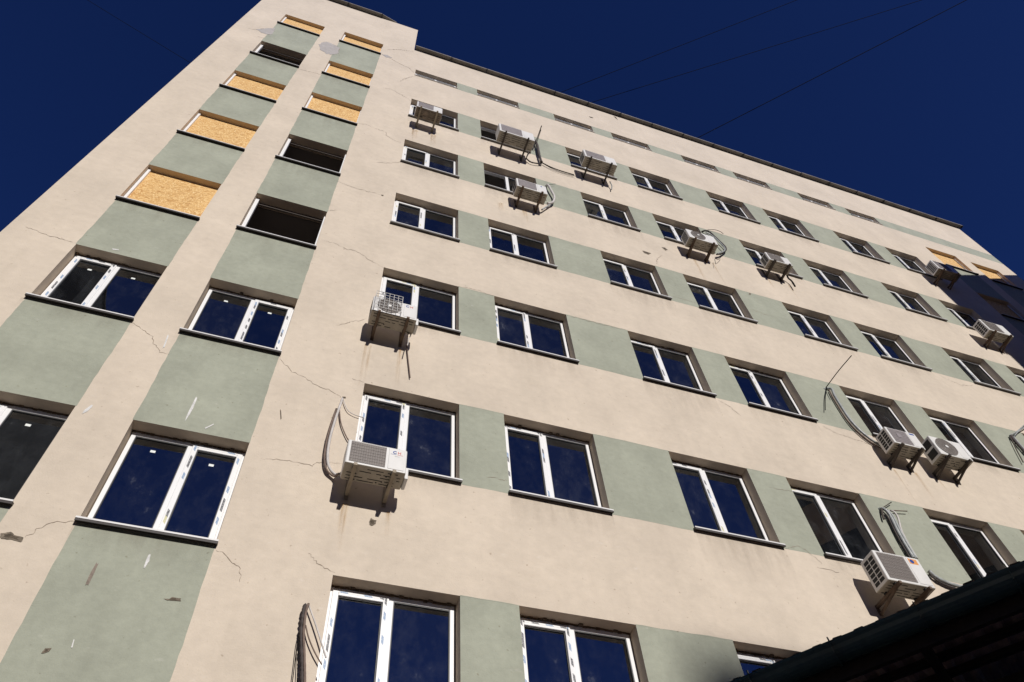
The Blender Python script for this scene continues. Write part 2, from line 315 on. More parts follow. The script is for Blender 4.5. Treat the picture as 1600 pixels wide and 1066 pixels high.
B = empty('apartment_building', (0, 0, 0), 'tall cream plastered block with green panels, cracks and rows of white windows', 'building')
DEP = 0.165
xs = sorted({XL, XT, XR} | {v for o in OPEN for v in o[:2]} | {v for q in GREEN for v in q[:2]})
zs = sorted({0.0, ZM, ZT} | {v for o in OPEN for v in o[2:4]} | {v for q in GREEN for v in q[2:4]})
wl = MB()
for i in range(len(xs) - 1):
    x0, x1 = xs[i], xs[i + 1]; xm = (x0 + x1) / 2
    # merge equal cells upward so that the wall is not cut into slivers
    run = None
    for j in range(len(zs) - 1):
        z0, z1 = zs[j], zs[j + 1]; zm = (z0 + z1) / 2
        if zm > ZM and xm > XT: kind = None
        elif any(o[0] < xm < o[1] and o[2] < zm < o[3] for o in OPEN): kind = None
        else: kind = 1 if any(q[0] < xm < q[1] and q[2] < zm < q[3] for q in GREEN) else 0
        if run and run[0] == kind: run[2] = z1
        else:
            if run and run[0] is not None: wl.quad((x0, 0, run[1]), (x1, 0, run[1]), (x1, 0, run[2]), (x0, 0, run[2]), run[0])
            run = [kind, z0, z1]
    if run and run[0] is not None: wl.quad((x0, 0, run[1]), (x1, 0, run[1]), (x1, 0, run[2]), (x0, 0, run[2]), run[0])
RD = 0.27
for (x0, x1, z0, z1, *_) in OPEN:      # reveals
    wl.quad((x0, 0, z0), (x0, RD, z0), (x0, RD, z1), (x0, 0, z1), 2)
    wl.quad((x1, RD, z0), (x1, 0, z0), (x1, 0, z1), (x1, RD, z1), 2)
    wl.quad((x0, RD, z1), (x1, RD, z1), (x1, 0, z1), (x0, 0, z1), 2)
    wl.quad((x0, 0, z0), (x1, 0, z0), (x1, RD, z0), (x0, RD, z0), 2)
wl.quad((XL, YB, 0), (XL, 0, 0), (XL, 0, ZT), (XL, YB, ZT)); wl.quad((XR, 0, 0), (XR, YB, 0), (XR, YB, ZM), (XR, 0, ZM))
wl.quad((XR, YB, 0), (XL, YB, 0), (XL, YB, ZM), (XR, YB, ZM)); wl.quad((XT, 0, ZM), (XT, 7, ZM), (XT, 7, ZT), (XT, 0, ZT))
wl.quad((XT, 7, ZM), (XL, 7, ZM), (XL, 7, ZT), (XT, 7, ZT))
wl.build('wall', ['cream', 'green', 'reveal'], B)
rf = MB(); rf.quad((XT, 0.0, ZM), (XR, 0.0, ZM), (XR, YB, ZM), (XT, YB, ZM)); rf.quad((XL, 7, ZM), (XT, 7, ZM), (XT, YB, ZM), (XL, YB, ZM))
rf.quad((XL, 0, ZT), (XT, 0, ZT), (XT, 7, ZT), (XL, 7, ZT)); rf.build('roof', 'nb_roof', B)
# coping sheets along the roof edges
def coping(x0, x1, z, droop=0.0):
    n = max(1, round((x1 - x0) / 1.3)); dx = (x1 - x0) / n
    for i in range(n):
        a, b = x0 + i * dx + 0.006, x0 + (i + 1) * dx - 0.006; j = random.uniform(-.008, .008); q = random.uniform(-.006, .006)
        c = MB(); c.box(a, b, -0.13 + j, 0.32, z + 0.004 + q, z + 0.022 + q); c.box(a, b, -0.145 + j, -0.131 + j, z - 0.035 + q, z + 0.03 + q)
        o = c.build('coping', 'coping', B)
        s = MB(); s.box(b - 0.012, b + 0.024, -0.150 + j, -0.02, z - 0.042 + q, z + 0.0035 + q); s.build('seam', 'seam', o)
coping(XT + 0.02, XR + 0.1, ZM + 0.05); coping(XL - 0.05, -1.55, ZT + 0.02)
c = MB(); c.v = [(-1.55, -0.14, ZT), (-1.55, 0.3, ZT + .02), (-0.95, 0.3, ZT + .02), (-1.0, -0.02, ZT + .01), (-1.55, -0.14, ZT + .05), (-0.98, -0.02, ZT + .05)]
c.f = [(0, 3, 2, 1), (0, 4, 5, 3), (4, 1, 2, 5)]; c.m = [0, 0, 0]; c.build('coping', 'coping', B)

def ring(mb, x0, x1, z0, z1, wd, y0, y1, top=None, bot=None):
    top = wd if top is None else top; bot = wd if bot is None else bot
    mb.box(x0, x0 + wd, y0, y1, z0, z1); mb.box(x1 - wd, x1, y0, y1, z0, z1)
    mb.box(x0 + wd, x1 - wd, y0, y1, z1 - top, z1); mb.box(x0 + wd, x1 - wd, y0, y1, z0, z0 + bot)
def jamb(mb, x0, x1, z0, z1, wd, y0, y1): 
    mb.box(x0, x0 + wd, y0, y1, z0, z1)
def sill(W, x0, x1, z0, sx, grey, board=True):
    e = 0.022; s = MB(); zb = z0 + 0.004
    ov = 0.055 if sx == 'big' else 0.052
    n = 0
    s.v = [(x0 - e, -ov, zb - 0.052), (x1 + e, -ov, zb - 0.052), (x1 + e, -0.002, zb - 0.030), (x0 - e, -0.002, zb - 0.030),
           (x0 - e, -ov, zb - 0.020), (x1 + e, -ov, zb - 0.020), (x1 + e, -0.002, zb), (x0 - e, -0.002, zb)]
    s.f = [(0, 3, 2, 1), (4, 5, 6, 7), (0, 1, 5, 4), (1, 2, 6, 5), (2, 3, 7, 6), (3, 0, 4, 7)]; s.m = [0] * 6
    o = s.build('sill', 'sill_grey' if grey else 'sill', W)
    if board: s = MB(); s.box(x0 + .004, x1 - .004, -0.0015, DEP + 0.005, zb - 0.002, zb + 0.004); s.build('sill_board', 'lip', W)
    l = MB(); l.box(x0 - e, x1 + e, -ov - 0.004, -ov + 0.010, zb - 0.024, zb - 0.004); l.build('sill_edge', 'lip', W)
def glazing(x0, x1, z0, z1, st, near, who):
    """a two-leaf PVC window; st says which leaf opens"""
    y = DEP; Wd = x1 - x0; g = 0.012
    f = MB(); ring(f, x0 + g, x1 - g, z0 + 0.012, z1 - g, 0.05, y, y + 0.07, 0.060, 0.05)
    Wn = f.build('window', 'pvc', B, bevel=0.006 if near else 0)
    fx0, fx1, fz0, fz1 = x0 + g + .05, x1 - g - .05, z0 + .062, z1 - g - .060
    mc = x0 + Wd * (0.475 if st != 'R' else 0.52); mw = 0.037
    mu = MB(); mu.box(mc - mw, mc + mw, y - 0.004, y + 0.066, fz0, fz1); mu.build('mullion', 'pvc', Wn, bevel=0.008 if near else 0)
    leafs = ((fx0 - .022, mc - mw + .022, st in ('L', 'ajar')), (mc + mw - .022, fx1 + .022, st == 'R'))
    for a, b, op in leafs:
        if op and st == 'ajar':
            s = MB(); ring(s, 0, b - a, 0, fz1 - fz0 + .03, 0.062, 0, 0.055); so_ = s.build('sash', 'pvc', Wn)
            so_.location = (a + 0.01, y + .05, fz0 - .015); so_.rotation_euler = (0, 0, math.radians(62))
            p = MB(); p.box(.062, b - a - .062, .02, .03, .062, fz1 - fz0 - .032); po = p.build('pane', 'glass', Wn)
            po.location = so_.location; po.rotation_euler = so_.rotation_euler
            continue
        if op:
            s = MB(); ring(s, a, b, fz0 - .022, fz1 + .022, 0.062, y - 0.014, y + 0.05)
            s.build('sash', 'pvc', Wn, bevel=0.006 if near else 0)
            a2, b2, za, zb_ = a + .062, b - .062, fz0 + .04, fz1 - .04
            fm = MB()
            for xx in (a + .020, b - .045): fm.box(xx, xx + .025, y - .0155, y - .0145, fz0 - .01, fz1 + .01)
            if near: fm.box(a + .05, b - .05, y - .0155, y - .0145, fz1 - .010, fz1 + .008)
            fm.build('printed_film', 'film', Wn)
        else:
            a2, b2, za, zb_ = a + .022, b - .022, fz0, fz1
        k = MB(); ring(k, a2, b2, za, zb_, 0.010, y + .008, y + .03); k.build('gasket', 'gasket', Wn)
        p = MB(); p.box(a2 + .001, b2 - .001, y + .020, y + .028, za + .001, zb_ - .001); po = p.build('pane', 'glass', Wn)
        if who in ('T', 'U'):
            s = MB(); xc = a2 + (b2 - a2) * (.46 if op else .42); s.box(xc - .027, xc + .027, y + .0185, y + .0195, zb_ - .19, zb_ - .155); s.build('sticker', 'sticker', Wn)
    if near:      # torn foam bead under the soffit
        fo = MB(); n = 26; 
        for i in range(n):
            xa, xb = x0 + Wd * i / n + .002, x0 + Wd * (i + 1) / n - .002
            d = .008 + .016 * abs(math.sin(i * 1.7 + x0 * 3)) * random.random() + (.02 if random.random() < .07 else 0)
            fo.box(xa, xb, y - d, y + .004, z1 - .016 - random.uniform(0, .012), z1 - .0015)
        fo.build('foam_bead', 'foam', Wn)
    return Wn
def room(x0, x1, z0, z1):
    e = .24; r = MB(); a, b, c, d, y0, y1 = x0 - e, x1 + e, z0 - .85, z1 + .22, RD + .01, 3.6
    r.quad((a, y1, c), (b, y1, c), (b, y1, d), (a, y1, d)); r.quad((a, y0, c), (a, y1, c), (a, y1, d), (a, y0, d)); r.quad((b, y0, c), (b, y1, c), (b, y1, d), (b, y0, d))
    r.quad((a, y0, c), (b, y0, c), (b, y1, c), (a, y1, c)); r.quad((a, y0, d), (b, y0, d), (b, y1, d), (a, y1, d))
    r.quad((a, y0, c), (b, y0, c), (b, y0, z0), (a, y0, z0)); r.quad((a, y0, z1), (b, y0, z1), (b, y0, d), (a, y0, d))
    r.quad((a, y0, z0), (x0, y0, z0), (x0, y0, z1), (a, y0, z1)); r.quad((x1, y0, z0), (b, y0, z0), (b, y0, z1), (x1, y0, z1))
    r.build('room', 'room', B)
for (x0, x1, z0, z1, kind, st, who, k) in OPEN:
    tower = who in ('T', 'U', 'O')
    near = (isinstance(who, int) and who >= 4 and k <= 3) or (who in ('T', 'U') and kind == 'window')
    y = DEP if kind == 'window' else (.11 if kind == 'attic' else .10)
    if kind == 'window': Wn = glazing(x0, x1, z0, z1, st, near, who)
    elif kind == 'attic':
        f = MB(); ring(f, x0 + .01, x1 - .01, z0 + .01, z1 - .01, 0.05, y, y + .06); f.box((x0 + x1) / 2 - .03, (x0 + x1) / 2 + .03, y, y + .06, z0 + .06, z1 - .06)
        Wn = f.build('window', 'pvc', B)
        for a, b in ((x0 + .06, (x0 + x1) / 2 - .03), ((x0 + x1) / 2 + .03, x1 - .06)):
            p = MB(); p.box(a + .001, b - .001, y + .02, y + .03, z0 + .061, z1 - .061); p.build('pane', 'glass', Wn)
    elif kind == 'board':
        f = MB(); f.box(x0 + .004, x0 + .048, y - .02, y + .03, z0 + .005, z1 - .02)
        Wn = f.build('boarded_window', 'pvc', B); Wn['label'] = 'window opening closed with strand board'
        f = MB(); f.box(x1 - .022, x1 - .004, y - .02, y + .01, z0 + .005, z1 - .06); f.build('frame_strip', 'pvc', Wn)
        p = MB(); tl = random.uniform(-.012, .012)
        p.box(x0 + .045, x1 - .012, y + .026 + tl, y + .044 + tl, z0 + .006, z1 - .012); p.build('board', 'osb', Wn)
    else:
        f = MB(); f.box(x0 + .004, x0 + .065, y, y + .06, z0 + .005, z1 - .02); f.box(x0 + .065, x1 - .03, y, y + .06, z0 + .005, z0 + .03); f.box(x1 - .03, x1 - .006, y - .02, y + .06, z0 + .005, z1 - .06)
        Wn = f.build('empty_window', 'pvc', B); Wn['label'] = 'window opening without sash or glass'
        s = MB(); s.box(x0 + .08, x1 - .035, y + .07, y + .09, z1 - .10, z1 - .03); s.build('lintel_board', 'wood', Wn)
    if kind == 'attic':
        l = MB(); l.box(x0 - .01, x1 + .01, -.03, y + .005, z0 + .001, z0 + .012); l.build('sill', 'lip', Wn)
    else: sill(Wn, x0, x1, z0, 'big' if tower else 'std', not tower and who <= 3, kind == 'window')
    if kind in ('window', 'empty'): room(x0, x1, z0, z1)
CRACKS = [
  [(-1.148, 26.743), (-0.802, 26.578), (-0.772, 26.516), (-0.476, 26.294), (-0.241, 26.196), (-0.07, 25.835)],
  [(-0.413, 24.466), (-0.25, 24.995), (-0.003, 25.492)],
  [(-1.195, 19.951), (-0.969, 20.04), (-0.726, 19.963), (-0.487, 19.942), (-0.447, 19.687), (-0.222, 19.542), (-0.063, 19.51)],
  [(-4.931, 24.952), (-4.779, 24.97), (-4.647, 25.084), (-4.546, 25.359), (-4.263, 25.782)],
  [(-3.04, 22.71), (-2.752, 22.762), (-2.461, 22.814)],
  [(-0.823, 23.357), (-0.58, 23.463), (-0.458, 23.359), (-0.147, 23.147), (-0.024, 22.973)],
  [(-1.049, 27.458), (-0.687, 27.981), (-0.188, 28.31)],
  [(-2.903, 26.002), (-2.754, 26.145), (-2.501, 26.078), (-2.384, 25.929), (-2.352, 25.378), (-2.257, 25.118)],
  [(-4.492, 24.457), (-4.318, 24.467)],
  [(-5.03, 11.811), (-4.888, 11.794), (-4.829, 11.753), (-4.711, 11.746), (-4.557, 11.726), (-4.428, 11.721), (-4.334, 11.725)],
  [(-3.083, 10.173), (-2.956, 10.114), (-2.832, 10.036), (-2.755, 9.976), (-2.711, 9.866), (-2.62, 9.759), (-2.575, 9.706), (-2.458, 9.7)],
  [(-2.456, 6.894), (-2.597, 6.867), (-2.675, 6.826), (-2.757, 6.741), (-2.771, 6.683), (-2.808, 6.627)],
  [(-1.156, 6.833), (-1.08, 6.805), (-0.983, 6.725), (-0.905, 6.686), (-0.88, 6.614), (-0.865, 6.511)],
  [(-1.27, 16.318), (-1.053, 16.267), (-0.821, 16.227), (-0.592, 16.224), (-0.264, 16.249)],
  [(-1.141, 13.695), (-0.933, 13.694), (-0.847, 13.682), (-0.683, 13.593), (-0.548, 13.639), (-0.413, 13.564), (-0.289, 13.454), (-0.156, 13.379), (-0.009, 13.302)],
  [(-1.197, 14.879), (-1.033, 15.0)],
  [(-0.54, 17.868), (-0.299, 18.009), (-0.025, 18.274)],
  [(-1.171, 10.104), (-1.08, 10.011), (-0.954, 9.896), (-0.798, 9.847), (-0.703, 9.776), (-0.565, 9.704), (-0.448, 9.695), (-0.344, 9.629), (-0.275, 9.585)],
  [(-0.551, 11.211), (-0.421, 11.313), (-0.359, 11.407), (-0.245, 11.481), (-0.134, 11.599)],
  [(-0.177, 10.024), (-0.089, 10.028), (-0.01, 10.013)],
  [(-1.018, 8.204), (-0.879, 8.23), (-0.773, 8.248), (-0.662, 8.239), (-0.535, 8.249), (-0.441, 8.235), (-0.397, 8.31), (-0.309, 8.354), (-0.197, 8.367), (-0.094, 8.375)],
  [(-0.28, 6.995), (-0.229, 6.933), (-0.173, 6.884), (-0.093, 6.839), (-0.015, 6.81), (0.011, 6.8)],
  [(1.701, 8.651), (1.83, 8.663), (1.915, 8.646), (1.98, 8.655)],
  [(6.026, 11.723), (6.208, 11.609), (6.29, 11.484), (6.354, 11.398)],
  [(1.341, 13.325), (1.563, 13.351), (1.741, 13.354), (1.859, 13.299), (1.995, 13.32)],
  [(3.392, 13.298), (3.739, 13.29), (4.059, 13.296), (4.383, 13.301), (4.583, 13.323)],
  [(6.073, 15.268), (6.355, 15.258), (6.62, 15.252)],
  [(6.02, 16.692), (6.143, 17.031), (6.32, 17.249)],
  [(8.119, 15.721), (8.373, 15.634), (8.659, 15.629)],
  [(8.136, 11.718), (8.343, 11.586), (8.586, 11.532), (8.789, 11.529), (9.034, 11.475)],
  [(12.827, 14.97), (13.057, 14.842), (13.28, 14.772), (13.703, 14.926)],
  [(6.22, 9.683), (6.386, 9.676), (6.648, 9.694)],
  [(6.018, 8.43), (6.288, 8.521), (6.378, 8.461), (6.452, 8.366), (6.526, 8.273)],
  [(6.399, 8.185), (6.566, 8.174), (6.755, 8.176)],
]
PATCHES = [
  ('bare', [(-4.65, 25.099), (-4.546, 25.359), (-4.341, 25.708), (-4.263, 25.782), (-4.216, 25.425), (-4.231, 25.032), (-4.362, 24.903), (-4.481, 24.935)]),
  ('bare', [(-2.937, 25.586), (-2.903, 26.002), (-2.754, 26.145), (-2.501, 26.078), (-2.384, 25.929), (-2.352, 25.378), (-2.449, 24.966), (-2.629, 24.922), (-2.844, 25.119)]),
  ('bare', [(-1.148, 26.743), (-0.977, 26.861), (-0.812, 26.726), (-0.979, 26.554)]),
  ('hole', [(-3.018, 6.626), (-2.943, 6.66), (-2.9, 6.631), (-2.812, 6.619), (-2.81, 6.562), (-2.906, 6.577), (-2.983, 6.566)]),
  ('hole', [(-1.474, 6.204), (-1.428, 6.207), (-1.404, 6.233), (-1.328, 6.231), (-1.318, 6.206), (-1.386, 6.199), (-1.432, 6.194)]),
  ('hole', [(-2.217, 5.535), (-2.208, 5.577), (-2.164, 5.588), (-2.169, 5.556), (-2.203, 5.532)]),
  ('bark', [(-2.14, 6.471), (-2.121, 6.469), (-2.116, 6.343), (-2.119, 6.227), (-2.146, 6.228), (-2.148, 6.367)]),
  ('scuff', [(-1.743, 6.647), (-1.726, 6.654), (-1.714, 6.582), (-1.726, 6.494), (-1.738, 6.502), (-1.744, 6.586)]),
  ('scuff', [(-2.034, 5.69), (-2.026, 5.688), (-2.013, 5.615), (-2.025, 5.617)]),
  ('scuff', [(-2.596, 10.08), (-2.579, 10.08), (-2.551, 9.805), (-2.568, 9.787)]),
  ('scuff', [(-2.938, 8.514), (-2.919, 8.506), (-2.939, 8.395), (-2.972, 8.351), (-2.978, 8.41)]),
  ('scuff', [(-1.948, 8.999), (-1.931, 8.999), (-1.923, 8.78), (-1.949, 8.524), (-1.957, 8.709)]),
  ('scuff', [(-1.642, 8.608), (-1.633, 8.594), (-1.703, 8.498), (-1.715, 8.511)]),
  ('hole', [(0.297, 7.572), (0.311, 7.616), (0.343, 7.595), (0.375, 7.591), (0.372, 7.543), (0.343, 7.506), (0.303, 7.51)]),
  ('bare', [(-0.362, 8.697), (-0.332, 8.718), (-0.322, 8.66), (-0.329, 8.598), (-0.35, 8.637)]),
  ('hole', [(-0.261, 9.607), (-0.215, 9.616), (-0.208, 9.591), (-0.252, 9.569)]),
  ('hole', [(5.795, 17.213), (5.9, 17.223), (6.026, 17.197), (5.909, 17.084), (5.813, 17.11)]),
  ('hole', [(6.411, 17.753), (6.518, 17.789), (6.569, 17.7), (6.494, 17.608)]),
  ('hole', [(8.382, 16.533), (8.434, 16.537), (8.398, 16.46), (8.342, 16.448)]),
  ('hole', [(6.03, 27.379), (6.186, 27.423), (6.187, 27.319), (6.071, 27.261)]),
  ('hole', [(7.152, 28.507), (7.26, 28.483), (7.268, 28.129), (7.197, 28.314)]),
  ('hole', [(-0.287, 16.249), (-0.239, 16.266), (-0.241, 16.208), (-0.28, 16.197)]),
  ('hole', [(-0.971, 9.101), (-0.957, 9.09), (-0.92, 8.932), (-0.932, 8.922)]),
  ('scuff', [(-3.879, 11.801), (-3.798, 11.821), (-3.786, 11.798), (-3.859, 11.776)]),
]
STAINS = [(0.16, 20.71, 0.72), (0.24, 20.71, 0.66), (0.66, 20.72, 0.66), (0.73, 20.78, 0.72), (2.3, 17.57, 0.39), (2.36, 17.61, 0.44), (2.88, 17.61, 0.51), (2.94, 17.64, 0.68), (0.02, 7.76, 0.6), (-0.02, 7.75, 0.47), (0.5, 7.75, 0.34), (-0.01, 10.91, 0.99), (-0.07, 10.93, 0.93), (0.44, 10.99, 0.87), (7.25, 17.64, 1.1), (7.79, 17.69, 1.15), (9.34, 17.69, 0.4), (9.92, 17.7, 0.76), (9.2, 10.88, 0.76), (9.68, 10.94, 0.63), (10.16, 10.93, 0.38), (0.18, 20.66, 0.71), (0.65, 20.9, 0.72), (7.1, 7.59, 0.31)]
TUBES = {
  't_r5c1_a': (-0.07, [(-0.246, 9.492), (-0.272, 9.286), (-0.295, 8.994), (-0.309, 8.66), (-0.291, 8.355), (-0.239, 8.181), (-0.148, 8.1)]),
  't_r5c1_b': (-0.03, [(-0.27, 9.334), (-0.216, 9.065), (-0.129, 8.849), (-0.054, 8.723)]),
  't_r5c1_c': (-0.03, [(-0.24, 9.51), (-0.167, 9.336), (-0.076, 9.269), (0.046, 9.246)]),
  'r1c2_rod': (-0.3, [(3.461, 21.927), (3.653, 22.751), (3.848, 23.624)]),
  'r1c2_h': (-0.1, [(3.575, 22.549), (3.618, 22.231), (3.609, 21.541), (3.616, 20.9)]),
  'r1c2_h2': (-0.06, [(3.201, 20.953), (3.335, 20.779), (3.587, 20.872), (3.659, 20.999)]),
  'r1c2_c': (-0.05, [(3.647, 21.036), (3.893, 20.892), (4.161, 20.836), (4.562, 20.838)]),
  'r1c2_leg': (-0.15, [(3.542, 22.227), (3.343, 21.561), (3.168, 20.767)]),
  'r2c2_h': (-0.1, [(3.641, 19.345), (3.695, 19.02), (3.733, 18.695), (3.655, 18.328), (3.501, 18.141)]),
  'r2c2_h2': (-0.08, [(3.682, 18.39), (3.527, 18.092), (3.321, 17.712)]),
  'r2c2_w': (-0.05, [(3.689, 19.544), (3.778, 19.609), (3.897, 19.739)]),
  'r2c4_h': (-0.08, [(8.1, 19.519), (8.231, 19.519), (8.313, 19.28), (8.393, 19.046), (8.456, 18.806), (8.407, 18.582), (8.2, 18.296), (7.99, 18.107)]),
  'r2c4_h2': (-0.12, [(8.022, 19.287), (8.169, 19.22), (8.272, 18.974), (8.329, 18.757), (8.35, 18.572), (8.244, 18.342), (7.984, 18.077)]),
  'r2c4_w': (-0.05, [(8.258, 19.728), (8.521, 19.889), (8.678, 19.876), (8.74, 19.779)]),
  'r2c4_w2': (-0.1, [(8.023, 18.089), (8.125, 18.099), (7.923, 17.778), (7.814, 17.741), (7.739, 17.43)]),
  'r2c5_h': (-0.1, [(9.942, 17.875), (9.984, 17.762), (9.966, 17.479)]),
  'r4c5_h': (-0.06, [(8.802, 13.033), (8.897, 12.998), (8.867, 12.782), (8.848, 12.444), (8.849, 12.063), (8.915, 11.778), (9.053, 11.554), (9.239, 11.407)]),
  'r4c5_rod': (-0.06, [(10.236, 14.791), (9.358, 13.745), (8.845, 13.056)]),
  'r4c5_w': (-0.05, [(8.812, 13.015), (8.595, 12.632), (8.382, 12.18)]),
  'r5c4_h': (-0.07, [(8.272, 9.657), (8.311, 9.534), (8.273, 9.245), (8.252, 8.994), (8.245, 8.691)]),
  'r5c4_h2': (-0.07, [(8.441, 9.65), (8.453, 9.521), (8.355, 9.242), (8.317, 8.964), (8.312, 8.684)]),
  'r5c4_r1': (-0.05, [(8.256, 9.688), (8.557, 9.899)]),
  'r5c4_r2': (-0.05, [(8.422, 9.688), (8.78, 9.759)]),
  'r5c4_k': (-0.05, [(8.246, 9.681), (8.193, 9.548), (8.157, 9.439)]),
  'r5c4_big': (-0.06, [(8.393, 8.491), (8.493, 8.379), (8.656, 8.321), (8.847, 8.305), (9.082, 8.351)]),
  'r4c1_rod': (-0.03, [(0.519, 11.083), (0.614, 10.313)]),
  'r4c1_loop': (-0.2, [(0.487, 11.1), (0.515, 11.167), (0.536, 11.121), (0.519, 11.032), (0.502, 10.836)]),
  'b_trunk': (-0.06, [(-0.212, 6.335), (-0.222, 6.251), (-0.216, 6.117), (-0.202, 5.989), (-0.169, 5.826), (-0.14, 5.669), (-0.107, 5.48)]),
  'b_white': (-0.06, [(-0.182, 6.322), (-0.074, 6.098), (0.053, 5.808)]),
  'b_brown': (-0.05, [(-0.178, 6.113), (-0.131, 5.991), (-0.058, 5.859), (0.026, 5.741)]),
  'b_w1': (-0.05, [(-0.222, 6.019), (-0.222, 5.908), (-0.209, 5.705), (-0.196, 5.474)]),
  'b_w2': (-0.05, [(-0.213, 5.994), (-0.204, 5.869), (-0.187, 5.749), (-0.152, 5.48)]),
  'b_w3': (-0.05, [(-0.184, 5.999), (-0.121, 5.718), (-0.073, 5.491)]),
  's_w1': (-0.05, [(13.261, 12.986), (13.673, 13.254), (14.242, 13.686)]),
  's_w2': (-0.06, [(13.4, 13.007), (13.702, 13.252), (14.118, 13.538)]),
  's_b': (-0.05, [(13.299, 12.987), (13.276, 12.833), (13.27, 12.654), (13.267, 12.437)]),
  's_r': (-0.05, [(13.263, 12.964), (13.084, 12.533), (12.92, 12.079)]),
}
# ------------------------------------------------------------------ cracks, chips and rust on the plaster (facade coordinates x, z)
def ribbon(pts, wd, name, mk, y):
    P = [Vector((a, 0, b)) for a, b in pts]; Q = []
    for i in range(len(P) - 1):
        n = max(3, int((P[i + 1] - P[i]).length / 0.035)); n = min(n, 14)
        d = (P[i + 1] - P[i]); nn = Vector((-d.z, 0, d.x)).normalized()
        for k in range(n): Q.append(P[i] + d * (k / n) + nn * random.uniform(-.022, .022) * min(1.3, .45 + d.length * 2) + d * random.uniform(-.25, .25) / n)
    Q.append(P[-1]); m_ = MB(); m = len(Q)
    for i, q in enumerate(Q):
        d = (Q[min(i + 1, m - 1)] - Q[max(i - 1, 0)]).normalized(); nn = Vector((-d.z, 0, d.x))
        ww = wd * (0.35 + 0.65 * math.sin(math.pi * (i + .6) / (m + .2))) * random.uniform(.2, 1.5) / 2
        a = q + nn * ww; b = q - nn * ww; m_.v += [(a.x, y, a.z), (b.x, y, b.z)]
    for i in range(m - 1): m_.f.append((2 * i, 2 * i + 2, 2 * i + 3, 2 * i + 1)); m_.m.append(0)
    return m_.build(name, mk, B)
for pts in CRACKS:
    zc = sum(p[1] for p in pts) / len(pts)
    ribbon(pts, 0.0065 + max(0, zc - 8) * 0.0005, 'crack', 'crack', -0.003)
def patch(pts, name, mk, y):
    P = [Vector((a, 0, b)) for a, b in pts]; Q = []; c = sum(P, Vector()) / len(P)
    for i in range(len(P)):
        a, b = P[i], P[(i + 1) % len(P)]
        for k in range(3):
            q = a.lerp(b, k / 3); Q.append(q + (q - c) * random.uniform(-.10, .10))
    m_ = MB(); n = len(Q); m_.v = [(q.x, y, q.z) for q in Q]
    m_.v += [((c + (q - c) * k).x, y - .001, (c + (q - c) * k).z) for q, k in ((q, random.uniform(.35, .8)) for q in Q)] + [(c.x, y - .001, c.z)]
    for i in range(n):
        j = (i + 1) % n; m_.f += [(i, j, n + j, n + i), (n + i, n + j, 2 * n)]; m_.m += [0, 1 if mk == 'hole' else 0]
    m_.build(name, [mk, 'chip_shade'], B)
PN = {'bare': 'bare_patch', 'hole': 'plaster_chip', 'bark': 'scrape', 'scuff': 'scuff'}
for t_, pts in PATCHES: patch(pts, PN[t_], t_, -0.0045)
def decal(name, mk, x0, x1, z0, z1, y):
    me = bpy.data.meshes.new(name); me.from_pydata([(x0, y, z0), (x1, y, z0), (x1, y, z1), (x0, y, z1)], [], [(0, 1, 2, 3)])
    uv = me.uv_layers.new(name='UVMap')
    for i, c in enumerate(((0, 0), (1, 0), (1, 1), (0, 1))): uv.data[i].uv = c
    me.materials.append(MT[mk]); o = bpy.data.objects.new(name, me); COL.objects.link(o); o.parent = B
for (x0, x1, z0, z1, kind, st, who, k) in OPEN:
    if kind == 'attic': continue
    decal('grime_stain', 'grime', x0 - random.uniform(0, .06), x1 + random.uniform(0, .06), z0 - .05 - random.uniform(.25, .75), z0 - .045, -.0018)
# hand-painted edges of the green fields: uneven lips of paint over the cream
def lip(a, b, horizontal, sgn):
    m_ = MB(); n = max(6, int(abs(b[0] - a[0] + b[1] - a[1]) / .10)); ph = random.uniform(0, 9)
    for i in range(n + 1):
        t = i / n; x = a[0] + (b[0] - a[0]) * t; z = a[1] + (b[1] - a[1]) * t
        d_ = sgn * max(.0005, .006 + .0035 * math.sin(ph + i * .5) + .002 * math.sin(ph * 2 + i * 1.7) + random.uniform(-.0025, .003))
        m_.v += [(x, -.0012, z), (x, -.0012, z + d_) if horizontal else (x + d_, -.0012, z)]
    for i in range(n): m_.f.append((2 * i, 2 * i + 2, 2 * i + 3, 2 * i + 1)); m_.m.append(0)
    m_.build('paint_edge', 'green', B)
for (x0, x1, z0, z1) in GREEN:
    if x1 - x0 < 1.26 and x0 > -1 and x1 < 18 or x1 == XR: lip((x0, z1), (x1, z1), True, 1); lip((x0, z0), (x1, z0), True, -1)
    else: lip((x0, z0), (x0, z1), False, -1); lip((x1, z0), (x1, z1), False, 1)
for (x, z, ln) in STAINS:
    ln *= random.uniform(1.0, 1.25); wd = random.uniform(.022, .045) * (1 + max(0, z - 8) * .03)
    me = bpy.data.meshes.new('rust_stain'); me.from_pydata([(x - wd, -.008, z - ln), (x + wd, -.008, z - ln), (x + wd, -.008, z), (x - wd, -.008, z)], [], [(0, 1, 2, 3)])
    uv = me.uv_layers.new(name='UVMap')
    for i, c in enumerate(((0, 0), (1, 0), (1, 1), (0, 1))): uv.data[i].uv = c
    me.materials.append(MT['rust']); o = bpy.data.objects.new('rust_stain', me); COL.objects.link(o); o.parent = B

